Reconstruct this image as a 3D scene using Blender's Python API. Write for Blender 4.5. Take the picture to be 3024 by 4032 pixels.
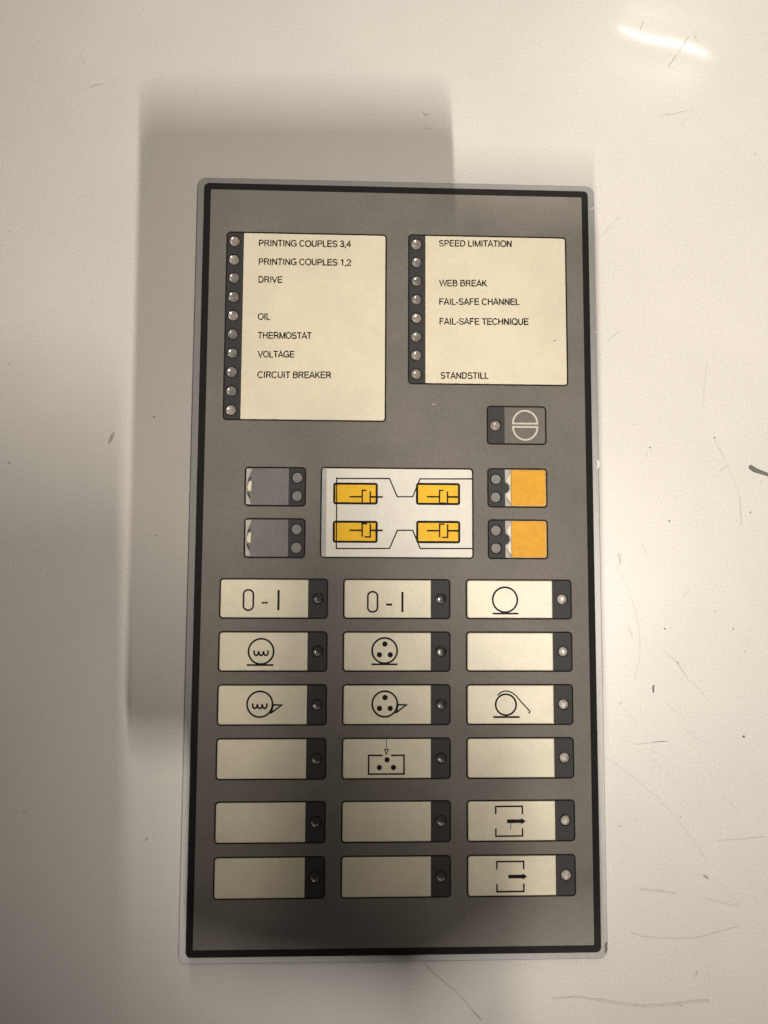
import bpy, bmesh, math, random
from mathutils import Vector, Matrix
from mathutils.geometry import tessellate_polygon
random.seed(7)
for o in list(bpy.data.objects): bpy.data.objects.remove(o)
scene = bpy.context.scene
COL = scene.collection
S = 0.001                                   # the script is written in millimetres

# ------------------------------------------------------------------ camera
CAM = Vector((-10.709, -3.859, 206.823))
CR = Matrix(((0.99937775, -0.00732565, -0.03450294),
             (0.00461557, 0.99694418, -0.0779808),
             (0.03496877, 0.07777303, 0.99635764)))
cd = bpy.data.cameras.new('camera'); cam = bpy.data.objects.new('camera', cd); COL.objects.link(cam)
cam.matrix_world = Matrix.Translation(CAM * S) @ CR.to_4x4()
cd.sensor_fit = 'VERTICAL'; cd.sensor_height = 36; cd.sensor_width = 27
cd.lens = 2880 / 4032 * 36
cd.clip_start = 0.005; cd.clip_end = 20
scene.camera = cam
# ------------------------------------------------------------------ world, lamps, exposure
w = bpy.data.worlds.new('World'); scene.world = w; w.use_nodes = True
bg = w.node_tree.nodes['Background']; bg.inputs[0].default_value = (1.0, 0.86, 0.74, 1); bg.inputs[1].default_value = 0.07

def strip_lamp(name, loc, sx, sy, power, col, aim=(0, 0, 0), spread=180, long=(0, 1, 0)):
    d = bpy.data.lights.new(name, 'AREA'); d.shape = 'RECTANGLE'
    d.size = sx * S; d.size_y = sy * S; d.energy = power; d.color = col; d.spread = math.radians(spread)
    o = bpy.data.objects.new(name, d); COL.objects.link(o)
    o.location = Vector(loc) * S
    z = (Vector(loc) - Vector(aim)).normalized()
    y = Vector(long); y = (y - z * y.dot(z)).normalized(); x = y.cross(z)
    o.matrix_world = Matrix.Translation(Vector(loc) * S) @ Matrix((x, y, z)).transposed().to_4x4()
    return o
PA, PB, PC = 1.48, 0.365, 2.0
strip_lamp('ceiling_lamp_front', (-60, -630, 1320), 4, 88, PA, (1.0, 0.94, 0.85), (195, 245, 0), 36.3)
strip_lamp('ceiling_lamp_side', (233, -58, 800), 13, 170, PB, (1.0, 0.92, 0.82), (10, 50, 0), 42)
strip_lamp('ceiling_lamp_back', (518, 920, 993), 6, 165, PC, (1.0, 0.95, 0.85), (80, 155, 0), 180, (28, -14, -3))
scene.view_settings.view_transform = 'Standard'; scene.view_settings.look = 'None'
scene.view_settings.exposure = 0; scene.view_settings.gamma = 1
scene.view_settings.use_curve_mapping = False

# ------------------------------------------------------------------ materials
def mat(name, col, rough=0.5, var=0.06, scale=900, bump=0.0, bscale=1500, metal=0.0, coat=0.0, blotch=0.0, bl_scale=40, spec=0.5, tint=None, crough=0.12):
    m = bpy.data.materials.new(name); m.use_nodes = True
    nt = m.node_tree; b = nt.nodes['Principled BSDF']
    b.inputs['Roughness'].default_value = rough; b.inputs['Metallic'].default_value = metal
    b.inputs['Specular IOR Level'].default_value = spec
    b.inputs['Coat Weight'].default_value = coat; b.inputs['Coat Roughness'].default_value = crough
    tc = nt.nodes.new('ShaderNodeTexCoord')
    n1 = nt.nodes.new('ShaderNodeTexNoise'); n1.inputs['Scale'].default_value = scale; n1.inputs['Detail'].default_value = 4; n1.inputs['Roughness'].default_value = 0.7
    nt.links.new(tc.outputs['Object'], n1.inputs['Vector'])
    r = nt.nodes.new('ShaderNodeValToRGB')
    r.color_ramp.elements[0].position = 0.25; r.color_ramp.elements[1].position = 0.75
    t = tint or (1, 1, 1)
    r.color_ramp.elements[0].color = [c * (1 - var) * k for c, k in zip(col, t)] + [1]
    r.color_ramp.elements[1].color = [min(1, c * (1 + var)) for c in col] + [1]
    nt.links.new(n1.outputs['Fac'], r.inputs['Fac'])
    out = r.outputs['Color']
    if blotch:
        n2 = nt.nodes.new('ShaderNodeTexNoise'); n2.inputs['Scale'].default_value = bl_scale; n2.inputs['Detail'].default_value = 6; n2.inputs['Roughness'].default_value = 0.62
        nt.links.new(tc.outputs['Object'], n2.inputs['Vector'])
        mr = nt.nodes.new('ShaderNodeMapRange'); mr.inputs['From Min'].default_value = 0.3; mr.inputs['From Max'].default_value = 0.7
        mr.inputs['To Min'].default_value = 1 - blotch; mr.inputs['To Max'].default_value = 1 + blotch * 0.5
        nt.links.new(n2.outputs['Fac'], mr.inputs['Value'])
        mx = nt.nodes.new('ShaderNodeMix'); mx.data_type = 'RGBA'; mx.blend_type = 'MULTIPLY'; mx.inputs['Factor'].default_value = 1
        nt.links.new(out, mx.inputs['A']); nt.links.new(mr.outputs['Result'], mx.inputs['B']); out = mx.outputs['Result']
    nt.links.new(out, b.inputs['Base Color'])
    if bump:
        n3 = nt.nodes.new('ShaderNodeTexNoise'); n3.inputs['Scale'].default_value = bscale; n3.inputs['Detail'].default_value = 3
        nt.links.new(tc.outputs['Object'], n3.inputs['Vector'])
        bp = nt.nodes.new('ShaderNodeBump'); bp.inputs['Strength'].default_value = 1; bp.inputs['Distance'].default_value = bump * S
        nt.links.new(n3.outputs['Fac'], bp.inputs['Height']); nt.links.new(bp.outputs['Normal'], b.inputs['Normal'])
    return m
M = {
 'paint': mat('cream_enamel', (0.428, 0.404, 0.377), 0.40, 0.13, 1500, 0.004, 1500, blotch=0.05, bl_scale=22, coat=0.16, crough=0.10),
 'scuff_dark': mat('scuff_dark', (0.075, 0.072, 0.06), 0.6, 0.5, 1500),
 'scuff_mid': mat('scuff_mid', (0.235, 0.22, 0.19), 0.6, 0.3, 900),
 'scuff_faint': mat('scuff_faint', (0.365, 0.342, 0.31), 0.5, 0.16, 700),
 'silver': mat('brushed_aluminium', (0.265, 0.259, 0.25), 0.42, 0.10, 1200, 0.004, 1200, metal=0.25),
 'film': mat('grey_film', (0.193, 0.177, 0.158), 0.6, 0.16, 1400, 0.006, 1600, blotch=0.17, bl_scale=38, spec=0.2),
 'black': mat('black_print', (0.018, 0.017, 0.0165), 0.7, 0.2, 1200, 0.004, 1600, spec=0.06),
 'strip': mat('charcoal_window', (0.047, 0.045, 0.046), 0.6, 0.16, 1200, 0.004, 1600, spec=0.2),
 'cream': mat('cream_card', (0.79, 0.715, 0.545), 0.5, 0.05, 900, 0.004, 1500, blotch=0.08, bl_scale=50),
 'key': mat('cream_key', (0.82, 0.75, 0.58), 0.42, 0.06, 900, 0.005, 1500, blotch=0.11, bl_scale=60),
 'white': mat('white_card', (0.79, 0.755, 0.675), 0.5, 0.05, 800, 0.003, 1500, blotch=0.06, bl_scale=110),
 'yellow': mat('yellow_print', (0.95, 0.545, 0.03), 0.5, 0.08, 900, blotch=0.05, bl_scale=150, spec=0.15),
 'orange': mat('orange_card', (0.84, 0.415, 0.03), 0.5, 0.10, 700, 0.004, 1500, blotch=0.12, bl_scale=90, spec=0.15),
 'amber': mat('worn_amber_edge', (0.70, 0.40, 0.085), 0.45, 0.2, 500, 0.004, 1500, blotch=0.35, bl_scale=160, spec=0.3),
 'greykey': mat('grey_card', (0.178, 0.168, 0.162), 0.42, 0.12, 800, 0.004, 1500, blotch=0.14, bl_scale=90),
 'paper': mat('torn_paper', (0.50, 0.475, 0.44), 0.6, 0.1, 600, blotch=0.15, bl_scale=300),
 'ink': mat('black_ink', (0.014, 0.011, 0.010), 0.6, 0.2, 1500, spec=0.1),
 'line': mat('pale_print', (0.62, 0.57, 0.48), 0.5, 0.08, 1500),
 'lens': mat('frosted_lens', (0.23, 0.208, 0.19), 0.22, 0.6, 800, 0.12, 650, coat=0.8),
 'lens2': mat('yellowed_lens', (0.32, 0.275, 0.24), 0.2, 0.5, 600, 0.14, 500, coat=0.8),
 'lens3': mat('dull_lens', (0.19, 0.172, 0.165), 0.42, 0.5, 900, 0.10, 800, coat=0.15),
 'lens_shaded': mat('shaded_lens', (0.055, 0.046, 0.042), 0.25, 0.4, 900, 0.05, 600, coat=0.4),  # shade inside the left and middle columns' lamps, put into the colour
 'lens_lit': mat('lit_lens', (0.43, 0.385, 0.35), 0.42, 0.5, 800, 0.10, 700, coat=0.15),  # same lamps in the right column, with the light put into the colour
 'flatlens': mat('grey_lens', (0.24, 0.225, 0.215), 0.5, 0.16, 1100, 0.02, 600, spec=0.2),
 'dust': mat('pale_dust', (0.27, 0.25, 0.225), 0.7, 0.2),
 'grime': mat('dark_grime', (0.10, 0.09, 0.078), 0.7, 0.2),
 'phone': mat('black_phone', (0.02, 0.02, 0.022), 0.3, 0.1),
 'chip': mat('bare_metal', (0.52, 0.50, 0.47), 0.4, 0.1, metal=0.3),
}

# ------------------------------------------------------------------ mesh helpers (mm)
class MB:
    def __init__(s): s.v = []; s.f = []; s.m = []; s.z = 0.0
    def add(s, vs, fs, mi=0):
        b = len(s.v); s.v += [tuple(v) for v in vs]
        for f in fs: s.f.append([i + b for i in f]); s.m.append(mi)
    def poly(s, outer, holes, z, mi=0):
        loops = [[Vector((p[0], p[1], 0)) for p in l] for l in [outer] + holes]
        flat = [p for l in loops for p in l]
        tris = []
        for t in tessellate_polygon(loops):
            a, b, c = (flat[i] for i in t)
            n = (b - a).cross(c - a).z
            if abs(n) < 1e-12: continue
            tris.append(t if n > 0 else t[::-1])
        s.add([(p.x, p.y, z) for p in flat], tris, mi)
    def wall(s, loop, z0, z1, inward=False, mi=0):
        n = len(loop)
        vs = [(p[0], p[1], z0) for p in loop] + [(p[0], p[1], z1) for p in loop]
        fs = []
        for i in range(n):
            j = (i + 1) % n; f = [i, j, n + j, n + i]
            fs.append(f[::-1] if inward else f)
        s.add(vs, fs, mi)
    def slab(s, outer, holes, z0, z1, mi=0):
        s.poly(outer, holes, z1, mi); s.wall(outer, z0, z1, False, mi)
        for h in holes: s.wall(h, z0, z1, True, mi)
    def pillow(s, x0, y0, x1, y1, r, z0, z1, b, mi=0, cut=None):
        """rounded rectangle slab with a softly rolled edge"""
        loops = []
        for k in range(5):
            a = k / 4 * math.pi / 2
            o = b * (1 - math.cos(a)); z = z1 - b * 0.8 + b * 0.8 * math.sin(a)
            loops.append([(p[0], p[1], z) for p in rrect(x0 + o, y0 + o, x1 - o, y1 - o, [max(q - o, 0.02) for q in r])])
        n = len(loops[0]); vs = [(p[0], p[1], z0) for p in loops[0]]
        for l in loops: vs += l
        fs = []
        for k in range(5):
            for i in range(n):
                j = (i + 1) % n; fs.append([k * n + i, k * n + j, (k + 1) * n + j, (k + 1) * n + i])
        fs.append([5 * n + i for i in range(n)])
        s.add(vs, fs, mi)
    def ribbon(s, pts, wd, closed=False, z=None, mi=0, taper=False):
        z = s.z if z is None else z; s.z += 0.004
        pts = [Vector((p[0], p[1])) for p in pts]; n = len(pts)
        L = []; R_ = []
        for i in range(n):
            a = pts[(i - 1) % n] if (closed or i > 0) else None
            c = pts[(i + 1) % n] if (closed or i < n - 1) else None
            p = pts[i]
            d1 = (p - a).normalized() if a is not None else None
            d2 = (c - p).normalized() if c is not None else None
            if d1 is None: d1 = d2
            if d2 is None: d2 = d1
            n1 = Vector((-d1.y, d1.x)); n2 = Vector((-d2.y, d2.x))
            mt = (n1 + n2)
            mt = n1 if mt.length < 1e-6 else mt.normalized()
            h = wd / 2 / max(mt.dot(n1), 0.45)
            if taper: h *= max(0.15, math.sin(math.pi * (i + 0.4) / (n - 0.2))) ** 0.6
            L.append(p + mt * h); R_.append(p - mt * h)
        vs = [(p.x, p.y, z) for p in L] + [(p.x, p.y, z) for p in R_]
        fs = []
        for i in range(n if closed else n - 1):
            j = (i + 1) % n; fs.append([i, n + i, n + j, j])
        s.add(vs, fs, mi)
    def disc(s, cx, cy, r, z, mi=0, n=28):
        s.add([(cx + r * math.cos(2 * math.pi * i / n), cy + r * math.sin(2 * math.pi * i / n), z) for i in range(n)], [list(range(n))], mi)
    def build(s, name, mats, parent=None, smooth=False):
        me = bpy.data.meshes.new(name)
        me.from_pydata([(x * S, y * S, z * S) for x, y, z in s.v], [], s.f)
        for m in (mats if isinstance(mats, list) else [mats]): me.materials.append(m)
        me.polygons.foreach_set('material_index', s.m)
        if smooth: me.polygons.foreach_set('use_smooth', [True] * len(me.polygons))
        me.update()
        o = bpy.data.objects.new(name, me); COL.objects.link(o)
        if parent: o.parent = parent
        return o

def rrect(x0, y0, x1, y1, r, n=7):
    """counter-clockwise; r = radius or [bl, br, tr, tl]"""
    r = [r] * 4 if not isinstance(r, (list, tuple)) else r
    out = []
    for (cx, cy, a0, q) in ((x0 + r[0], y0 + r[0], 180, r[0]), (x1 - r[1], y0 + r[1], 270, r[1]), (x1 - r[2], y1 - r[2], 0, r[2]), (x0 + r[3], y1 - r[3], 90, r[3])):
        for k in range(n + 1):
            a = math.radians(a0 + 90 * k / n); out.append((cx + q * math.cos(a), cy + q * math.sin(a)))
    return out
def circ(cx, cy, r, n=28): return [(cx + r * math.cos(2 * math.pi * i / n), cy + r * math.sin(2 * math.pi * i / n)) for i in range(n)]
def arc(cx, cy, rx, ry, a0, a1, n=14): return [(cx + rx * math.cos(math.radians(a0 + (a1 - a0) * i / n)), cy + ry * math.sin(math.radians(a0 + (a1 - a0) * i / n))) for i in range(n + 1)]

# ------------------------------------------------------------------ stroke lettering (grotesque capitals)
G = {
 'P': (667, [[(122, 0), (122, 716)], [(122, 676), (380, 676)] + arc(385, 503, 190, 173, 90, -90) + [(122, 330)]]),
 'R': (722, [[(122, 0), (122, 716)], [(122, 676), (400, 676)] + arc(405, 515, 190, 161, 90, -90) + [(122, 354)], [(420, 354), (500, 240), (645, 0)]]),
 'I': (278, [[(139, 0), (139, 716)]]),
 'N': (722, [[(120, 0), (120, 716)], [(124, 700), (598, 16)], [(602, 0), (602, 716)]]),
 'T': (611, [[(22, 676), (590, 676)], [(305, 676), (305, 0)]]),
 'G': (778, [arc(400, 358, 322, 332, 40, 325, 26) + [(690, 120), (690, 322), (405, 322)]]),
 'C': (722, [arc(375, 358, 308, 332, 38, 322, 26)]),
 'O': (778, [arc(389, 358, 322, 332, 0, 360, 30)]),
 'Q': (778, [arc(389, 358, 322, 332, 0, 360, 30), [(440, 180), (560, 90), (715, -40)]]),
 'U': (722, [[(120, 716), (120, 275)] + arc(361, 275, 241, 240, 180, 360) + [(602, 716)]]),
 'L': (556, [[(118, 716), (118, 40), (530, 40)]]),
 'E': (667, [[(620, 676), (122, 676), (122, 40), (630, 40)], [(122, 372), (590, 372)]]),
 'F': (611, [[(570, 676), (122, 676), (122, 0)], [(122, 360), (505, 360)]]),
 'S': (667, [arc(333, 525, 222, 158, 15, 250, 18) + [(345, 352)] + arc(335, 200, 246, 165, 70, -165, 20)]),
 'D': (722, [[(122, 676), (340, 676)] + arc(345, 358, 290, 318, 90, -90, 20) + [(122, 40), (122, 676)]]),
 'V': (667, [[(35, 716), (333, 20), (632, 716)]]),
 'H': (722, [[(120, 0), (120, 716)], [(602, 0), (602, 716)], [(120, 380), (602, 380)]]),
 'M': (833, [[(112, 0), (112, 716)], [(120, 700), (416, 30), (712, 700)], [(720, 0), (720, 716)]]),
 'A': (667, [[(30, 0), (333, 700), (637, 0)], [(140, 225), (527, 225)]]),
 'K': (667, [[(115, 0), (115, 716)], [(115, 250), (575, 716)], [(275, 415), (615, 0)]]),
 'B': (667, [[(115, 0), (115, 716)], [(115, 676), (385, 676)] + arc(390, 530, 152, 146, 90, -90) + [(115, 384)], [(390, 384)] + arc(400, 212, 190, 172, 90, -90) + [(115, 40)]]),
 'W': (944, [[(40, 716), (242, 20), (470, 690), (702, 20), (905, 716)]]),
 '-': (333, [[(40, 255), (290, 255)]]),
 '3': (556, [arc(270, 530, 172, 152, 165, -80, 16) + arc(272, 205, 205, 172, 85, -165, 18)]),
 '4': (556, [[(400, 0), (400, 700), (45, 230), (525, 230)]]),
 '1': (556, [[(345, 0), (345, 716)], [(340, 690), (250, 600), (120, 545)]]),
 '2': (556, [arc(278, 500, 196, 180, 172, -35, 16) + [(70, 40), (515, 40)]]),
 ',': (278, [[(139, 90), (139, -20), (95, -120)]]), ' ': (278, []),
}
def text(mb, s, x0, x1, base0, base1, cap=1.87, wd=0.32):
    """letters fitted between x0 and x1 on a baseline from base0 to base1"""
    adv = [G[c][0] for c in s]; tot = sum(adv)
    first = min(p[0] for st in G[s[0]][1] for p in st) - 40
    last = adv[-1] - max(p[0] for st in G[s[-1]][1] for p in st) - 40
    k = (x1 - x0) / (tot - first - last); ky = cap / 716; x = -first
    for c, a in zip(s, adv):
        jy = random.uniform(-0.02, 0.02)
        for st in G[c][1]:
            pts = [((x + p[0]) * k + x0, p[1] * ky) for p in st]
            pts = [(px, py + jy + base0 + (base1 - base0) * (px - x0) / (x1 - x0)) for px, py in pts]
            mb.ribbon(pts, wd)
        x += a

# ------------------------------------------------------------------ the setting: painted metal surface with a crease and scuffs
def steps(lo, hi, fine_lo, fine_hi, f=0.9, c=8):
    xs = []; x = lo
    while x < hi: xs.append(x); x += f if fine_lo <= x < fine_hi else c
    return xs + [hi]
CREASE_A, CREASE_B = Vector((64, 160.8)), Vector((97, 150.6))
def dent(x, y):
    p = Vector((x, y)); d = CREASE_B - CREASE_A; L = d.length; d.normalize()
    u = (p - CREASE_A).dot(d); n = Vector((-d.y, d.x)); v = (p - CREASE_A).dot(n) + 1.2 * math.sin(u / L * math.pi * 2)
    end = 1 / (1 + math.exp(-(u + 1) / 3.0)) / (1 + math.exp((u - L - 1) / 3.0))
    return end * (0.07 * math.exp(-(v / 5.0) ** 2) - 0.03 * math.exp(-((v + 9) / 10) ** 2))
xs = steps(-420, 420, 44, 118); ys = steps(-420, 420, 118, 185)
wv = [(x, y, dent(x, y)) for y in ys for x in xs]; nx = len(xs)
wf = [[j * nx + i, j * nx + i + 1, (j + 1) * nx + i + 1, (j + 1) * nx + i] for j in range(len(ys) - 1) for i in range(nx - 1)]
sb = MB(); sb.add(wv, wf); surf = sb.build('painted_surface', M['paint'], smooth=True)
surf['kind'] = 'structure'; surf['label'] = 'scuffed cream painted metal surface under the control panel'
SCRATCHES = [([(-93.36, 146.66), (-92.84, 145.25), (-91.82, 143.01)], 0.16, 2), ([(-101.39, 131.9), (-97.81, 133.41), (-93.9, 134.94), (-90.3, 136.38)], 0.14, 3), ([(-90.3, 136.38), (-88.67, 137.14), (-86.69, 137.62)], 0.2, 2), ([(-86.69, 137.62), (-81.43, 139.55), (-77.45, 140.59)], 0.12, 3), ([(74.74, 162.68), (74.07, 160.96), (73.33, 159.24), (72.73, 157.6)], 0.2, 1), ([(88.43, 157.95), (86.07, 154.34), (83.87, 150.97), (81.53, 147.45)], 0.18, 2), ([(89.93, 158.51), (90.54, 157.43), (91.08, 156.12)], 0.16, 2), ([(78.51, 132.23), (82.73, 133.07), (87.68, 134.3), (89.45, 135.07)], 0.16, 2), ([(88.72, 133.96), (86.91, 131.74), (85.09, 129.16)], 0.22, 3), ([(7.33, 131.73), (7.88, 131.03), (8.22, 130.53), (9.59, 131.22)], 0.22, 1), ([(7.89, 125.89), (8.57, 126.69), (9.46, 126.36), (10.35, 126.81)], 0.25, 2), ([(8.57, 126.69), (8.43, 128.18)], 0.2, 3), ([(59.39, 94.01), (62.54, 97.24), (66.05, 100.84)], 0.14, 2), ([(61.27, 62.81), (63.34, 64.56), (65.4, 65.96)], 0.18, 2), ([(100.92, 118.4), (101.5, 121.29), (103.58, 124.95), (106.53, 129.01)], 0.2, 3), ([(33.19, 113.31), (36.61, 112.4), (41.07, 111.09)], 0.12, 3), ([(62.92, -2.28), (64.41, -5.33), (66.12, -8.8), (67.99, -14.86), (68.99, -19.61), (69.25, -24.34), (68.79, -29.49), (67.36, -35.04)], 0.2, 3), ([(75.89, -26.48), (77.83, -28.2), (79.77, -29.91), (81.47, -32.48), (83.25, -35.22)], 0.18, 2), ([(65.91, -19.61), (66.54, -21.34), (67.17, -22.84)], 0.16, 2), ([(82.01, -11.35), (82.92, -10.26), (83.93, -9.08)], 0.16, 2), ([(90.92, 56.53), (90.36, 52.87), (89.9, 49.21), (89.04, 42.85)], 0.16, 3), ([(78.4, 62.76), (79.5, 60.94), (80.68, 58.9)], 0.12, 3), ([(77.68, 51.32), (78.78, 49.52), (79.96, 47.63)], 0.14, 3), ([(63.65, 1.0), (63.8, -0.09), (64.12, -2.06)], 0.8, 3), ([(92.64, 33.85), (93.92, 31.17), (95.4, 27.82)], 0.16, 2), ([(95.4, 27.82), (96.89, 24.47), (98.15, 21.35), (99.37, 17.35)], 0.12, 3), ([(99.37, 17.35), (99.52, 13.35), (99.57, 9.14)], 0.16, 2), ([(93.51, 24.8), (94.89, 25.7), (96.37, 26.79)], 0.16, 2), ([(92.29, 21.75), (92.45, 23.98)], 0.12, 3), ([(58.81, 58.57), (60.18, 59.18)], 0.14, 2), ([(70.15, 4.32), (71.21, 2.13), (72.06, 0.17)], 0.14, 3), ([(83.71, -13.95), (85.43, -16.11)], 0.14, 3), ([(64.05, -13.14), (65.99, -15.51)], 0.12, 3), ([(83.94, -35.11), (86.18, -37.67), (88.54, -40.87)], 0.2, 3), ([(72.92, -36.06), (72.63, -37.02), (72.73, -38.3)], 0.6, 1), ([(67.46, -52.61), (69.75, -52.18), (72.04, -51.94)], 0.13, 2), ([(72.04, -51.94), (74.34, -51.75), (76.43, -51.64)], 0.22, 1), ([(71.02, -54.14), (72.96, -54.9), (74.7, -55.67)], 0.16, 3), ([(58.49, -55.66), (61.83, -57.87), (65.03, -60.4), (68.23, -62.92), (71.42, -65.56), (74.29, -68.07), (77.14, -71.39), (79.66, -74.33), (82.8, -78.58), (86.24, -83.55)], 0.18, 3), ([(80.97, -48.17), (84.2, -50.4), (87.56, -52.43)], 0.14, 3), ([(70.99, -55.4), (74.18, -58.68), (78.12, -62.97)], 0.14, 3), ([(85.47, -87.99), (86.17, -88.49), (86.93, -89.11)], 0.9, 2), ([(88.69, -88.51), (90.9, -90.68), (93.09, -93.16), (96.02, -97.06)], 0.18, 3), ([(85.62, -94.31), (90.11, -95.4), (94.94, -96.43)], 0.3, 3), ([(64.85, -103.22), (68.67, -104.17), (73.13, -104.77), (81.47, -104.81), (86.0, -104.08), (89.24, -103.21), (95.09, -101.75)], 0.35, 3), ([(89.95, -78.76), (96.47, -78.44), (103.61, -77.87)], 0.25, 3), ([(7.27, -109.59), (9.15, -111.52), (11.16, -113.51)], 0.22, 2), ([(11.16, -113.51), (14.47, -116.18), (17.91, -119.2), (20.72, -122.38), (23.21, -125.38)], 0.25, 3), ([(21.03, -122.69), (22.27, -124.01), (23.39, -125.39)], 0.3, 2), ([(43.01, -120.05), (49.96, -119.68), (55.0, -120.53)], 0.5, 3), ([(55.0, -120.53), (61.95, -121.71), (68.28, -122.4), (74.65, -122.2), (81.04, -121.39), (86.16, -121.29)], 1.0, 3), ([(65.75, -122.3), (69.55, -122.48), (72.74, -122.35)], 0.7, 3), ([(49.78, -109.37), (49.64, -110.57), (49.37, -111.95)], 0.2, 3), ([(83.05, -113.31), (82.84, -114.03), (82.49, -114.93)], 0.2, 2), ([(64.06, -42.74), (67.91, -46.55)], 0.14, 3), ([(92.26, -66.81), (96.05, -71.21)], 0.14, 3), ([(75.9, -40.85), (82.34, -46.27)], 0.12, 3), ([(67.64, -91.68), (73.42, -92.17), (77.91, -93.01)], 0.6, 3), ([(-79.92, 34.4), (-80.63, 32.86), (-81.38, 31.01)], 1.15, 2), ([(-67.34, -76.79), (-67.64, -77.15), (-67.87, -77.63)], 0.5, 2), ([(-66.44, -50.53), (-66.16, -51.27)], 0.4, 3), ([(-100.73, -69.66), (-100.46, -70.14)], 0.5, 2)]
DOTS = [((53.7, 138.78), 0.16),((51.96, 128.42), 0.16),((68.1, 100.18), 0.25),((10.24, 150.4), 0.16),((107.46, 120.86), 0.25),((103.12, 88.43), 0.16),((78.03, 80.73), 0.16),((73.41, 31.63), 0.27),((72.6, 29.6), 0.22),((92.44, 34.66), 0.27),((102.3, 13.01), 0.27),((90.87, -15.45), 0.22),((79.87, 47.94), 0.22),((76.47, -20.37), 0.27),((96.19, -20.34), 0.27),((80.0, -29.83), 0.22),((99.32, -26.68), 0.22),((68.82, 38.31), 0.22),((78.53, 10.40), 0.27),((105.85, 21.87), 0.22),((76.41, 15.48), 0.16),((70.57, 3.36), 0.22),((98.21, -50.44), 0.41),((63.24, -41.15), 0.25),((62.3, -74.7), 0.25),((66.73, -72.88), 0.2),((79.52, -72.22), 0.25),((78.15, -122.37), 0.25),((-109.98, 53.6), 0.22),((-108.67, 25.38), 0.27),((-68.91, 38.92), 0.27),((-80.91, 14.51), 0.22),((-67.35, 5.31), 0.27),((-96.97, -6.02), 0.22),((-87.38, 0.83), 0.16),((-92.6, -5.37), 0.11),((-111.77, 92.47), 0.25),((-68.24, 112.45), 0.16)]
BLOB = [(102.38, 26.4),(102.75, 26.77),(103.51, 26.5),(104.44, 25.88),(105.74, 25.31),(107.13, 24.74),(109.1, 24.04),(109.06, 22.97),(107.09, 23.76),(105.48, 24.19),(103.9, 24.62),(102.88, 25.24),(102.4, 25.78)]

rs = random.Random(3); zi = 0.0
b = MB()
for pts, wd, k in SCRATCHES:                    # worn lines: resampled, wobbling in width, broken here and there
    P_ = []
    for i in range(len(pts) - 1):
        a_, c_ = Vector(pts[i]), Vector(pts[i + 1]); n = max(2, int((c_ - a_).length / 0.7))
        for j in range(n):
            q_ = a_.lerp(c_, j / n); P_.append((q_.x + rs.gauss(0, 0.035), q_.y + rs.gauss(0, 0.035)))
    P_.append(pts[-1])
    i = 0
    while i < len(P_) - 1:
        zi += 0.0006; ln = 99 if k != 2 else rs.randint(9, 20)
        seg = P_[i:i + ln + 1]
        if len(seg) > 1: b.ribbon(seg, wd * 1.1 * rs.uniform(0.6, 1.0), z=0.03 + dent(*seg[0]) + zi, mi=k - 1, taper=k < 3)
        i += ln + 0
for (x, y), r in DOTS: b.poly([(x + r * rs.uniform(.6, 1.2) * math.cos(q_), y + r * rs.uniform(.6, 1.2) * math.sin(q_)) for q_ in [i * math.pi / 4 for i in range(8)]], [], 0.04, 0 if r > .25 else 1)
for k in range(260):                            # fine grime specks
    x, y, r = rs.uniform(-115, 112), rs.uniform(-128, 168), rs.uniform(0.04, 0.13)
    if abs(x) < 59 and abs(y) < 110: continue
    b.poly([(x + r * rs.uniform(.5, 1.3) * math.cos(q_), y + r * rs.uniform(.5, 1.3) * math.sin(q_)) for q_ in [i * math.pi / 3 for i in range(6)]], [], 0.035, 1 if rs.random() < .35 else 2)
b.slab(BLOB[::-1], [], 0.0, 0.25, 0)
b.build('scuff_marks', [M['scuff_dark'], M['scuff_mid'], M['scuff_faint']], surf)

# ------------------------------------------------------------------ control panel
panel = bpy.data.objects.new('control_panel', None); COL.objects.link(panel); panel.empty_display_size = 0.02
panel['label'] = 'grey membrane keypad panel with black border and cream legend cards'; panel['category'] = 'control panel'

b = MB(); b.pillow(-58.05, -109.3, 58.0, 109.25, [2.4] * 4, 0.0, 1.15, 0.22); b.build('base_plate', M['silver'], panel)
ZF = 1.6                                       # top of the grey film
GRID_X = [(-49.17, -19.05, -24.6, -21.82), (-14.95, 15.13, 9.6, 12.41), (19.35, 49.4, 43.83, 46.63)]
GRID_Y = [(-6.48, -17.75, -12.1), (-21.05, -32.24, -26.55), (-35.5, -46.77, -41.1), (-49.99, -61.3, -55.6), (-66.83, -78.12, -72.4), (-81.36, -92.63, -86.95)]
CARDS = {'left': (-49.35, 37.85, -3.13, 93.0), 'right': (3.03, 48.88, 49.38, 93.25), 'disp': (-21.52, -0.88, 21.75, 24.87)}
SQ = [(25.6, 31.68, 42.86, 43.0), (25.66, 13.68, 42.9, 25.0), (25.7, -0.92, 42.9, 10.4), (-42.82, 13.5, -25.56, 24.76), (-42.72, -0.98, -25.55, 10.3)]
RC = 1.15
holes = [rrect(*CARDS[k], RC) for k in CARDS] + [rrect(*q, RC) for q in SQ] + [rrect(gx[0], gy[1], gx[1], gy[0], RC) for gy in GRID_Y for gx in GRID_X]
b = MB(); b.slab(rrect(-56, -107.35, 56, 107.35, 1.4), holes, 1.1, ZF)
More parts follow.
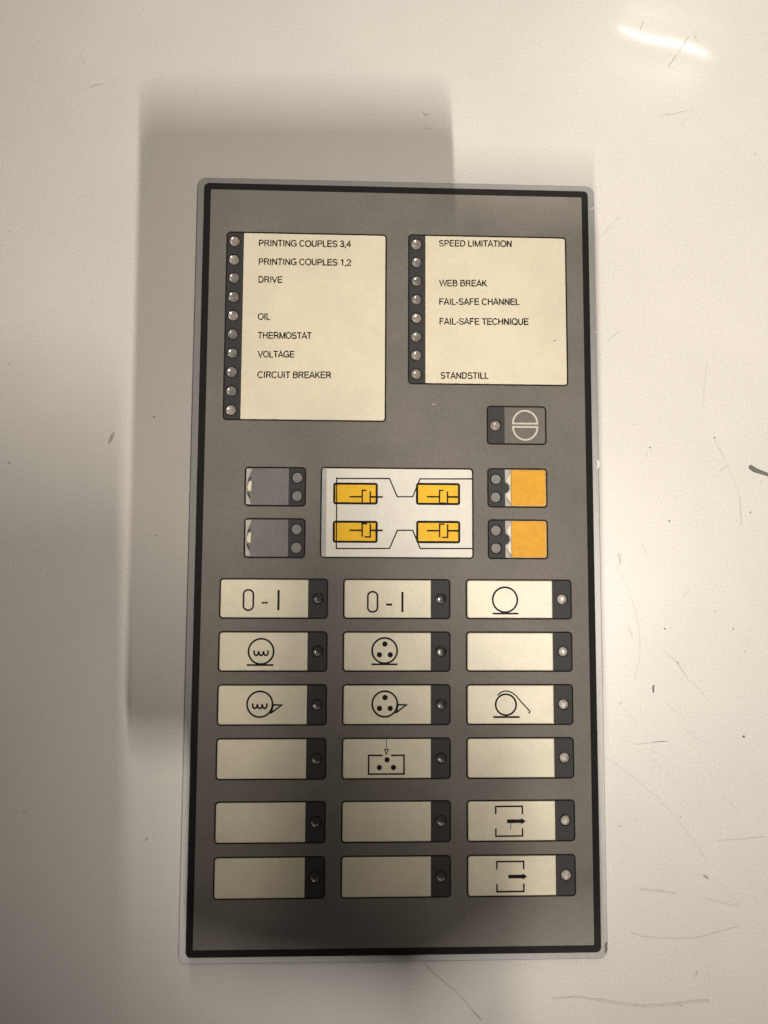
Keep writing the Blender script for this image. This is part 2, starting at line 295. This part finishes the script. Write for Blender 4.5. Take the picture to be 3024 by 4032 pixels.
for k in range(420):
    x, y, r = random.uniform(-53.5, 53.5), random.uniform(-105, 105), random.uniform(0.03, 0.10) * (2.0 if k % 17 == 0 else 1)
    if any(min(p[0] for p in h) - .2 < x < max(p[0] for p in h) + .2 and min(p[1] for p in h) - .2 < y < max(p[1] for p in h) + .2 for h in holes): continue
    a0 = random.uniform(0, 3); el = random.uniform(1, 3.5)
    b.poly([(x + r * (el * math.cos(q_) * math.cos(a0) - math.sin(q_) * math.sin(a0)), y + r * (el * math.cos(q_) * math.sin(a0) + math.sin(q_) * math.cos(a0))) for q_ in [i * math.pi / 3 for i in range(6)]], [], ZF + 0.006 + k * 1e-5, 1 if random.random() < .45 else 2)
b.build('faceplate', [M['film'], M['dust'], M['grime']], panel)
b = MB(); b.slab(rrect(-56.01, -107.36, 56.01, 107.36, 1.4), [rrect(-54.1, -105.45, 54.1, 105.45, 0.35)], ZF - 0.3, ZF + 0.012); b.build('border', M['black'], panel)

def nick(pts, wd, z, m='chip', nm='worn_nick'):
    b = MB(); b.ribbon(pts, wd, z=z, taper=True); b.build(nm, M[m], panel)
nick([(10.05, 43.2), (10.5, 43.15), (10.9, 43.2)], 0.28, ZF + 0.02)
nick([(56.9, 102.2), (57.6, 102.5), (58.0, 102.6)], 0.4, 1.19)
nick([(57.5, 25.2), (57.9, 26.4), (57.7, 27.6)], 0.7, 1.2)
nick([(57.4, 65.0), (57.9, 65.3)], 0.4, 1.19)
nick([(57.75, -104.9), (57.4, -105.8), (57.5, -106.8), (57.2, -107.7)], 0.75, 1.22, 'scuff_dark', 'edge_chip')
def specks(parent, z, pts):
    for x, y, r in pts:
        m_ = MB(); m_.poly([(x + r * random.uniform(.5, 1.2) * math.cos(q_ * .9), y + r * random.uniform(.5, 1.2) * math.sin(q_ * .9)) for q_ in range(7)], [], z + 0.01)
        m_.build('grime_speck', M['scuff_mid'], parent)

def dish(mb, cx, cy, r, depth, z=1.59, n=28, rings=8, power=2):
    vs = []; fs = []
    for k in range(rings + 1):
        rr = r * (1 - k / rings) if k < rings else 0
        if k == rings: vs.append((cx, cy, z - depth)); break
        vs += [(cx + rr * math.cos(2 * math.pi * i / n), cy + rr * math.sin(2 * math.pi * i / n), z - depth * (1 - (rr / r) ** power)) for i in range(n)]
    for k in range(rings - 1):
        for i in range(n):
            j = (i + 1) % n; fs.append([k * n + i, k * n + j, (k + 1) * n + j, (k + 1) * n + i])
    for i in range(n): fs.append([(rings - 1) * n + i, (rings - 1) * n + (i + 1) % n, rings * n])
    mb.add(vs, fs)

def unit(name, rect, strip, leds, ledmat, labelmat, lab_z=0.10, ledr=1.42, led_depth=0.38, lab_over=None, label=None):
    """a key or card sunk in the film: black rim (the part), charcoal window strip, label, lamps.  strip = (x0, x1) or None"""
    x0, y0, x1, y1 = rect; g = 0.03; e = 0.42
    body = MB()
    hl = [circ(cx, cy, ledr - 0.02) for cx, cy in leds]
    body.slab(rrect(x0 + g, y0 + g, x1 - g, y1 - g, RC), hl, 1.12, 1.47)
    bo = body.build(name, M['black'], panel)
    if label: bo['label'] = label
    r = RC - e
    if strip:
        sx0, sx1 = strip
        left = sx0 < (x0 + x1) / 2
        rad = [r, 0.02, 0.02, r] if left else [0.02, r, r, 0.02]
        st = MB(); st.slab(rrect(sx0 if not left else x0 + e, y0 + e, sx1 if left else x1 - e, y1 - e, rad), [circ(cx, cy, ledr + 0.3) for cx, cy in leds], 1.5, 1.605)
        st.build('light_window', M['strip'], bo)
        lx0, lx1 = (sx1 + 0.0, x1 - e) if left else (x0 + e, sx0 - 0.0)
        lrad = [0.05, r, r, 0.05] if left else [r, 0.05, 0.05, r]
    else:
        lx0, lx1 = x0 + e, x1 - e; lrad = [r] * 4
    lb = MB(); lb.pillow(lx0, y0 + e, lx1, y1 - e, lrad, 1.5, 1.60 + lab_z, min(0.30, lab_z + 0.08))
    lo = lb.build('label', labelmat, bo)
    for cx, cy in leds:
        lm = random.choice([M['lens'], M['lens'], M['lens2'], M['lens3']]) if ledmat is M['lens'] else ledmat
        d = MB(); dish(d, cx + random.uniform(-.06, .06), cy + random.uniform(-.06, .06), ledr * random.uniform(.95, 1.03), led_depth * random.uniform(.7, 1.05), power=4 if ledmat in (M['lens_shaded'], M['lens_lit']) else 2.4); d.m = [1 if (ledmat is M['lens_shaded'] and (i_ >= 28 * 3 or not 14 <= i_ % 28 <= 24)) else 0 for i_ in range(len(d.m))]  # pale lower-left sector paints the lit crescent into the dark dish
        d.build('indicator_light', [M['lens'], ledmat] if ledmat is M['lens_shaded'] else lm, bo, smooth=True)
    return bo, 1.60 + lab_z

# legend cards
lx = -46.97
bo, z = unit('legend_card', CARDS['left'], (-49.35, -44.35), [(lx, 90.05 - 5.473 * i) for i in range(10)], M['lens'], M['cream'], 0.03)
t = MB(); t.z = z + 0.012
for s_, a, c_, y0, y1 in (('PRINTING COUPLES 3,4', -39.95, -13.49, 88.74, 88.95), ('PRINTING COUPLES 1,2', -39.92, -13.43, 83.22, 83.45), ('DRIVE', -39.89, -33.04, 77.97, 78.0), ('OIL', -39.91, -36.34, 67.03, 67.08),
                         ('THERMOSTAT', -39.91, -24.47, 61.56, 61.7), ('VOLTAGE', -39.76, -29.33, 56.06, 56.2), ('CIRCUIT BREAKER', -39.7, -18.86, 50.12, 50.3)):
    t.z = z + 0.012; text(t, s_, a, c_, y0, y1)
t.build('lettering', M['ink'], bo)
specks(bo, z, [(-41.45, 92.2, .14), (-41.9, 91.4, .16), (-29.7, 92.3, .12), (-12.0, 90.2, .1), (-11.4, 90.6, .08), (-9.6, 45.2, .1), (-30, 70, .06)])
bo, z = unit('legend_card', CARDS['right'], (3.03, 8.05), [(5.48, 90.2 - 5.484 * i) for i in range(8)], M['lens'], M['cream'], 0.03)
t = MB()
for s_, a, c_, y0, y1 in (('SPEED LIMITATION', 12.07, 33.21, 89.76, 89.98), ('WEB BREAK', 12.13, 25.96, 77.82, 78.02), ('FAIL-SAFE CHANNEL', 12.17, 35.51, 72.33, 72.66), ('FAIL-SAFE TECHNIQUE', 12.22, 38.08, 66.5, 66.8), ('STANDSTILL', 12.47, 26.34, 50.6, 50.76)):
    t.z = z + 0.012; text(t, s_, a, c_, y0, y1)
t.build('lettering', M['ink'], bo)

specks(bo, z, [(45.6, 62.2, .25), (45.3, 62.35, .18), (20.0, 57.4, .1), (26.1, 76.5, .13), (33, 60, .06), (14, 86, .07)])

# flow diagram card
bo, z = unit('diagram_card', CARDS['disp'], None, [], None, M['white'], 0.03)
d = MB(); d.poly(rrect(-21.1, -0.5, -19.8, 24.5, [0.7, 0.02, 0.02, 0.7]), [], z + 0.006); d.build('paper_edge', M['paper'], bo)
blocks = [(-17.8, 14.41, -5.5, 20.3), (5.56, 14.43, 17.81, 20.42), (-17.82, 3.6, -5.48, 9.55), (5.6, 3.62, 17.81, 9.68)]
for q in blocks:
    d = MB(); d.poly(rrect(q[0] + .1, q[1] + .1, q[2] - .1, q[3] - .1, 0.4), [], z + 0.012)
    d.z = z + 0.02; d.ribbon(rrect(q[0] + .17, q[1] + .17, q[2] - .17, q[3] - .17, 0.4, 4), 0.62, True, mi=1)
    d.build('yellow_block', [M['yellow'], M['ink']], bo)
d = MB(); d.z = z + 0.03
d.ribbon([(21.4, 21.8), (6.56, 21.68), (4.47, 16.59), (0.14, 16.55), (-2.13, 21.7), (-17.02, 21.57)], 0.36)
d.ribbon([(-16.98, 21.9), (-16.9, 1.75)], 0.34)
d.ribbon([(-16.9, 1.86), (-2.01, 1.95), (0.19, 7.07), (4.51, 7.1), (6.62, 2.0), (21.4, 2.05)], 0.36)
for ox, oy, ln, up in ((-13.36, 16.45, 9.36, 1), (8.48, 16.62, 9.2, 1), (-13.3, 7.0, 9.36, 0), (8.5, 7.02, 9.2, 0)):
    d.ribbon([(ox, oy), (ox + 3.55, oy)], 0.46)
    if up:
        d.ribbon([(ox + 4.75, oy + 1.82), (ox + 3.6, oy + 1.82), (ox + 3.6, oy - 1.78), (ox + 5.3, oy - 1.78)], 0.40); d.ribbon([(ox + 5.87, oy + 1.6), (ox + 5.87, oy - 1.75)], 0.40)
    else:
        d.ribbon([(ox + 3.6, oy - 1.82), (ox + 3.6, oy + 1.86), (ox + 4.95, oy + 1.86)], 0.40); d.ribbon([(ox + 5.87, oy + 1.82), (ox + 5.87, oy - 1.85), (ox + 4.25, oy - 1.85)], 0.40)
    d.ribbon([(ox + 5.9, oy), (ox + ln, oy)], 0.5)
d.build('diagram', M['ink'], bo)

# square keys
q = SQ[0]
bo, z = unit('button', q, (q[0], 30.65), [(28.12, 37.25)], M['lens'], M['film'], 0.14, label='grey key with a pale circle split in two halves')
d = MB(); d.z = z + 0.012; cx = 36.67
d.ribbon(arc(cx, 37.86, 3.52, 3.72, 0, 180, 28) , 0.5, True)
d.ribbon(arc(cx, 36.88, 3.52, 3.72, 180, 360, 28), 0.5, True)
d.build('symbol', M['line'], bo)
for k, ys_, ed in ((1, (21.8, 16.65), 32.4), (2, (7.22, 2.18), 32.42)):
    q = SQ[k]; ym = (q[1] + q[3]) / 2
    bo, z = unit('button', q, (q[0], 30.72), [(28.12, y) for y in ys_], M['flatlens'], M['paper'], 0.06, ledr=1.4, led_depth=0.05)
    d = MB(); d.pillow(ed, q[1] + 0.42, q[2] - 0.42, q[3] - 0.42, [0.05, .73, .73, 0.05], 1.5, z + 0.10, 0.16); d.build('card_backing', M['amber'], bo)
    d = MB(); d.pillow(ed + 0.05, q[1] + 0.78, q[2] - 0.8, q[3] - 0.72, [0.6, 1.1, 1.2, 0.5], 1.5, z + 0.16, 0.16); d.build('coloured_card', M['orange'], bo)
    d = MB(); pts = [(30.7, ym + 1.75)] + [(30.72 + 1.25 * math.cos(math.radians(a)) * (1 + 0.1 * math.sin(a * 3)), ym + 1.5 * math.sin(math.radians(a))) for a in range(80, -81, -16)] + [(30.7, ym - 1.75)]
    d.poly(pts[::-1], [], z + 0.02)
    d.z = z + 0.024
    d.ribbon([(31.0, ym - 2.4), (31.5, ym - 3.4), (32.2, ym - 4.5), (32.35, ym - 5.0)], 0.2, taper=True)
    if k == 1: d.ribbon([(31.1, ym + 2.3), (31.6, ym + 3.3), (32.25, ym + 4.6)], 0.14, taper=True)
    d.build('tear', M['strip'], bo)
    d = MB(); d.poly([(31.05, ym + 2.3), (31.9, ym + 1.2), (32.3, ym + .7), (32.3, ym + 4.2)], [], z + 0.012); d.poly([(31.05, ym - 2.3), (32.3, ym - 4.6), (32.3, ym - .7), (31.9, ym - 1.2)], [], z + 0.012); d.build('paper_scrap', M['cream'], bo)
for k, ys_ in ((3, (21.72, 16.52)), (4, (7.14, 2.06))):
    q = SQ[k]; ym = (q[1] + q[3]) / 2
    bo, z = unit('button', q, (-30.45, q[2]), [(-28.08, y) for y in ys_], M['flatlens'], M['greykey'], 0.10, ledr=1.4, led_depth=0.05)
    d = MB(); x0 = q[0] + 0.5
    d.poly([(x0, ym + 5.0), (x0 + .05, ym - 4.9), (x0 + 1.35, ym - 5.0), (x0 + 1.2, ym - 4.2), (x0 + .7, ym - 2.9), (x0 + .3, ym - 1.5), (x0 + .15, ym), (x0 + .4, ym + 1.8), (x0 + .9, ym + 3.2), (x0 + 1.6, ym + 5.0)][::1], [], z + 0.01)
    d.build('paper_edge', M['paper'], bo)
    d = MB(); d.poly([(x0 + .35, ym + 0.2), (x0 + .5, ym - 1.2), (x0 + 1.4, ym - 1.3), (x0 + 1.55, ym + 1.6), (x0 + .9, ym + 1.4)], [], z + 0.014); d.build('paper_scrap', M['cream'], bo)
    d = MB(); d.z = z + 0.018
    d.ribbon([(x0 + .6, ym + 1.6), (x0 + 1.0, ym + 2.2), (x0 + 1.5, ym + 2.5)], 0.5, taper=True); d.ribbon([(x0 + .4, ym - 1.6), (x0 + .8, ym - 2.6), (x0 + 1.1, ym - 3.2)], 0.55, taper=True); d.build('tear', M['strip'], bo)

# three columns of wide keys
def zero_one(d, cx, cy, worn):
    d.ribbon([(cx - 5.95, cy - 1.4)] + arc(cx - 4.6, cy - 1.6, 1.35, 1.2, 180, 360, 12)[0:] + arc(cx - 4.6, cy + 1.6, 1.35, 1.2, 0, 180, 12), 0.48, True)
    if worn:
        for u, h_ in ((-.6, .55), (-.05, .42), (.5, .55)): d.ribbon([(cx - .05 + u - .27, cy - .75), (cx - .05 + u + .26, cy - .75)], h_)
    else: d.ribbon([(cx - .85, cy - .75), (cx + .85, cy - .75)], 0.6)
    d.ribbon([(cx + 3.7, cy - 2.8), (cx + 3.7, cy + 2.8)], 0.6)
def ring(d, cx, cy, r, wd=0.5): d.ribbon(circ(cx, cy, r - wd / 2, 44), wd, True)
def dots(d, cx, cy, pts, r=0.74):
    for x, y in pts: d.disc(cx + x, cy + y, r, d.z)
def coils(d, cx, cy):
    pts = []
    for k in range(3): pts += arc(cx - 1.33 + k * 1.33, cy + .1, 0.62, 0.95, 180, 360, 8)
    pts[0] = (pts[0][0], pts[0][1] + .45); pts[-1] = (pts[-1][0], pts[-1][1] + .45)
    d.ribbon(pts, 0.48)
def sym(d, key, x0, y0):
    """x0, y0 = left and top of the key"""
    if key == '01w': zero_one(d, x0 + 12.7, y0 - 6.05, True)
    if key == '01': zero_one(d, x0 + 12.9, y0 - 6.45, False)
    if key == 'roll': ring(d, x0 + 11.1, y0 - 5.75, 3.72); d.ribbon([(x0 + 7.55, y0 - 9.6), (x0 + 14.8, y0 - 9.6)], 0.5)
    if key == 'rollcoil': ring(d, x0 + 11.85, y0 - 5.55, 3.7); coils(d, x0 + 11.85, y0 - 5.8); d.ribbon([(x0 + 8.0, y0 - 9.25), (x0 + 15.3, y0 - 9.25)], 0.5)
    if key == 'rolldots': ring(d, x0 + 11.7, y0 - 5.3, 3.72); dots(d, x0 + 11.75, y0 - 5.3, [(0.0, 1.8), (-1.5, -1.15), (1.5, -1.15)]); d.ribbon([(x0 + 8.1, y0 - 9.05), (x0 + 15.3, y0 - 9.05)], 0.5)
    if key in ('coilnib', 'dotnib'):
        cx = x0 + (11.75 if key == 'coilnib' else 11.8); cy = y0 - 5.4
        ring(d, cx, cy, 3.72)
        if key == 'coilnib': coils(d, cx, cy - .3)
        else: dots(d, cx, cy, [(0.05, 1.75), (-1.45, -1.2), (1.5, -1.2)])
        d.ribbon([(cx + 3.6, cy - .2), (cx + 5.95, cy - .25), (cx + 2.9, cy - 2.5)], 0.5)
        d.ribbon([(cx + 3.7, cy - .3), (cx + 3.3, cy - 2.0)], 0.3)
    if key == 'hook':
        ring(d, x0 + 11.1, y0 - 5.65, 3.1); d.ribbon([(x0 + 7.55, y0 - 9.0), (x0 + 14.9, y0 - 9.0)], 0.5)
        d.ribbon([(x0 + 8.75, y0 - 3.15), (x0 + 9.6, y0 - 2.35), (x0 + 10.6, y0 - 1.95), (x0 + 11.7, y0 - 1.95), (x0 + 12.8, y0 - 2.35), (x0 + 13.9, y0 - 3.15), (x0 + 15.4, y0 - 4.9), (x0 + 17.8, y0 - 7.45), (x0 + 17.75, y0 - 7.75), (x0 + 17.4, y0 - 8.0)], 0.34)
    if key == 'drop':
        cx = x0 + 12.3; d.ribbon([(cx, y0 - .5), (cx, y0 - 3.2)], 0.18)
        d.ribbon([(cx - .55, y0 - 3.2), (cx + .55, y0 - 3.2), (cx, y0 - 4.45)], 0.26, True)
        d.ribbon([(cx + 1.3, y0 - 4.75), (cx + 4.85, y0 - 4.75), (cx + 4.85, y0 - 9.75), (cx - 4.85, y0 - 9.75), (cx - 4.85, y0 - 4.75), (cx - 1.05, y0 - 4.75)], 0.46)
        dots(d, cx + .1, y0, [(0.1, -5.95), (-2.0, -8.0), (1.85, -8.0)], 0.72)
    if key in ('exit', 'exit2'):
        a = x0 + (8.05 if key == 'exit' else 8.25); dy = 0 if key == 'exit' else -.1
        for s_, yy in ((-1, y0 - 1.75 + dy), (1, y0 - 9.65 + dy)):
            d.ribbon([(a, yy + 2.05 * s_), (a, yy), (a + 7.35, yy + .03), (a + 7.35, yy + 2.05 * s_)], 0.44)
        d.ribbon([(a + 3.1, y0 - 5.7 + dy), (a + 7.1, y0 - 5.7 + dy)], 0.98)
        d.poly([(a + 7.0, y0 - 6.55 + dy), (a + 8.3, y0 - 5.7 + dy), (a + 7.0, y0 - 4.85 + dy)], [], d.z)
        if key == 'exit': d.ribbon([(a + 4.1, y0 - 6.2), (a + 4.1, y0 - 7.8)], 0.18)
SYMS = [['01w', '01', 'roll'], ['rollcoil', 'rolldots', None], ['coilnib', 'dotnib', 'hook'], [None, 'drop', None], [None, None, 'exit'], [None, None, 'exit2']]
for r_, gy in enumerate(GRID_Y):
    for c_, gx in enumerate(GRID_X):
        bo, z = unit('button', (gx[0], gy[1], gx[1], gy[0]), (gx[2], gx[1]), [(gx[3], gy[2])], M['lens_lit'] if c_ == 2 else M['lens_shaded'], M['key'], 0.22, ledr=1.3)
        if SYMS[r_][c_]:
            d = MB(); d.z = z + 0.012; sym(d, SYMS[r_][c_], gx[0], gy[0]); d.build('symbol', M['ink'], bo)

# ------------------------------------------------------------------ the photographer's phone, and two added unseen slabs that shape the shadows
ph = bpy.data.objects.new('phone', None); COL.objects.link(ph)
ph.matrix_world = Matrix.Translation(CAM * S) @ CR.to_4x4()
ph['label'] = 'black phone held above the panel, casting the rectangular shadow'; ph['category'] = 'phone'
b = MB(); b.pillow(-62, -134, 15, 13.6, [5] * 4, 1.5, 9.5, 1.6); b.build('body', M['phone'], ph)
b = MB(); b.pillow(-59, -131, 12, 11, [7] * 4, 9.5, 9.8, 0.1); b.build('screen', M['black'], ph)
LA = Vector((-60, -630, 1320))
def under(x, y, z):                                   # point at height z on the line from the front lamp to a spot on the surface
    k = z / LA.z
    return (x + (LA.x - x) * k, y + (LA.y - y) * k)
zb = 285
b = MB(); b.slab([under(x, y, zb) for x, y in ((-56, 106), (-56, -106), (-40, -112), (4, -120), (22, -108), (28, -104), (56.4, -101), (56.6, -62), (58.6, -40), (58.7, 106))], [], zb, zb + 3)  # added slab, outlined so that its shadow covers the panel
fo = b.build('front_lamp_blocker', M['phone']); fo['label'] = 'added dark slab out of view, keeping the front lamp off the panel'; fo['category'] = 'front_lamp_blocker'
LB = Vector((229, -58, 800)); zc = 380
def under_b(x, y):
    k = zc / LB.z
    return (x + (LB.x - x) * k, y + (LB.y - y) * k)
b = MB(); b.slab([under_b(x, y) for x, y in ((-84, -60), (-84, -260), (31, -260), (39.4, -103.5), (-17.6, -16.4), (-37.2, -71.2))], [], zc, zc + 4)  # added slab, outlined to cut the side lamp's light on the panel
cb = b.build('side_lamp_blocker', M['phone']); cb['label'] = 'added dark slab out of view, dimming the lower left of the panel'; cb['category'] = 'side_lamp_blocker'
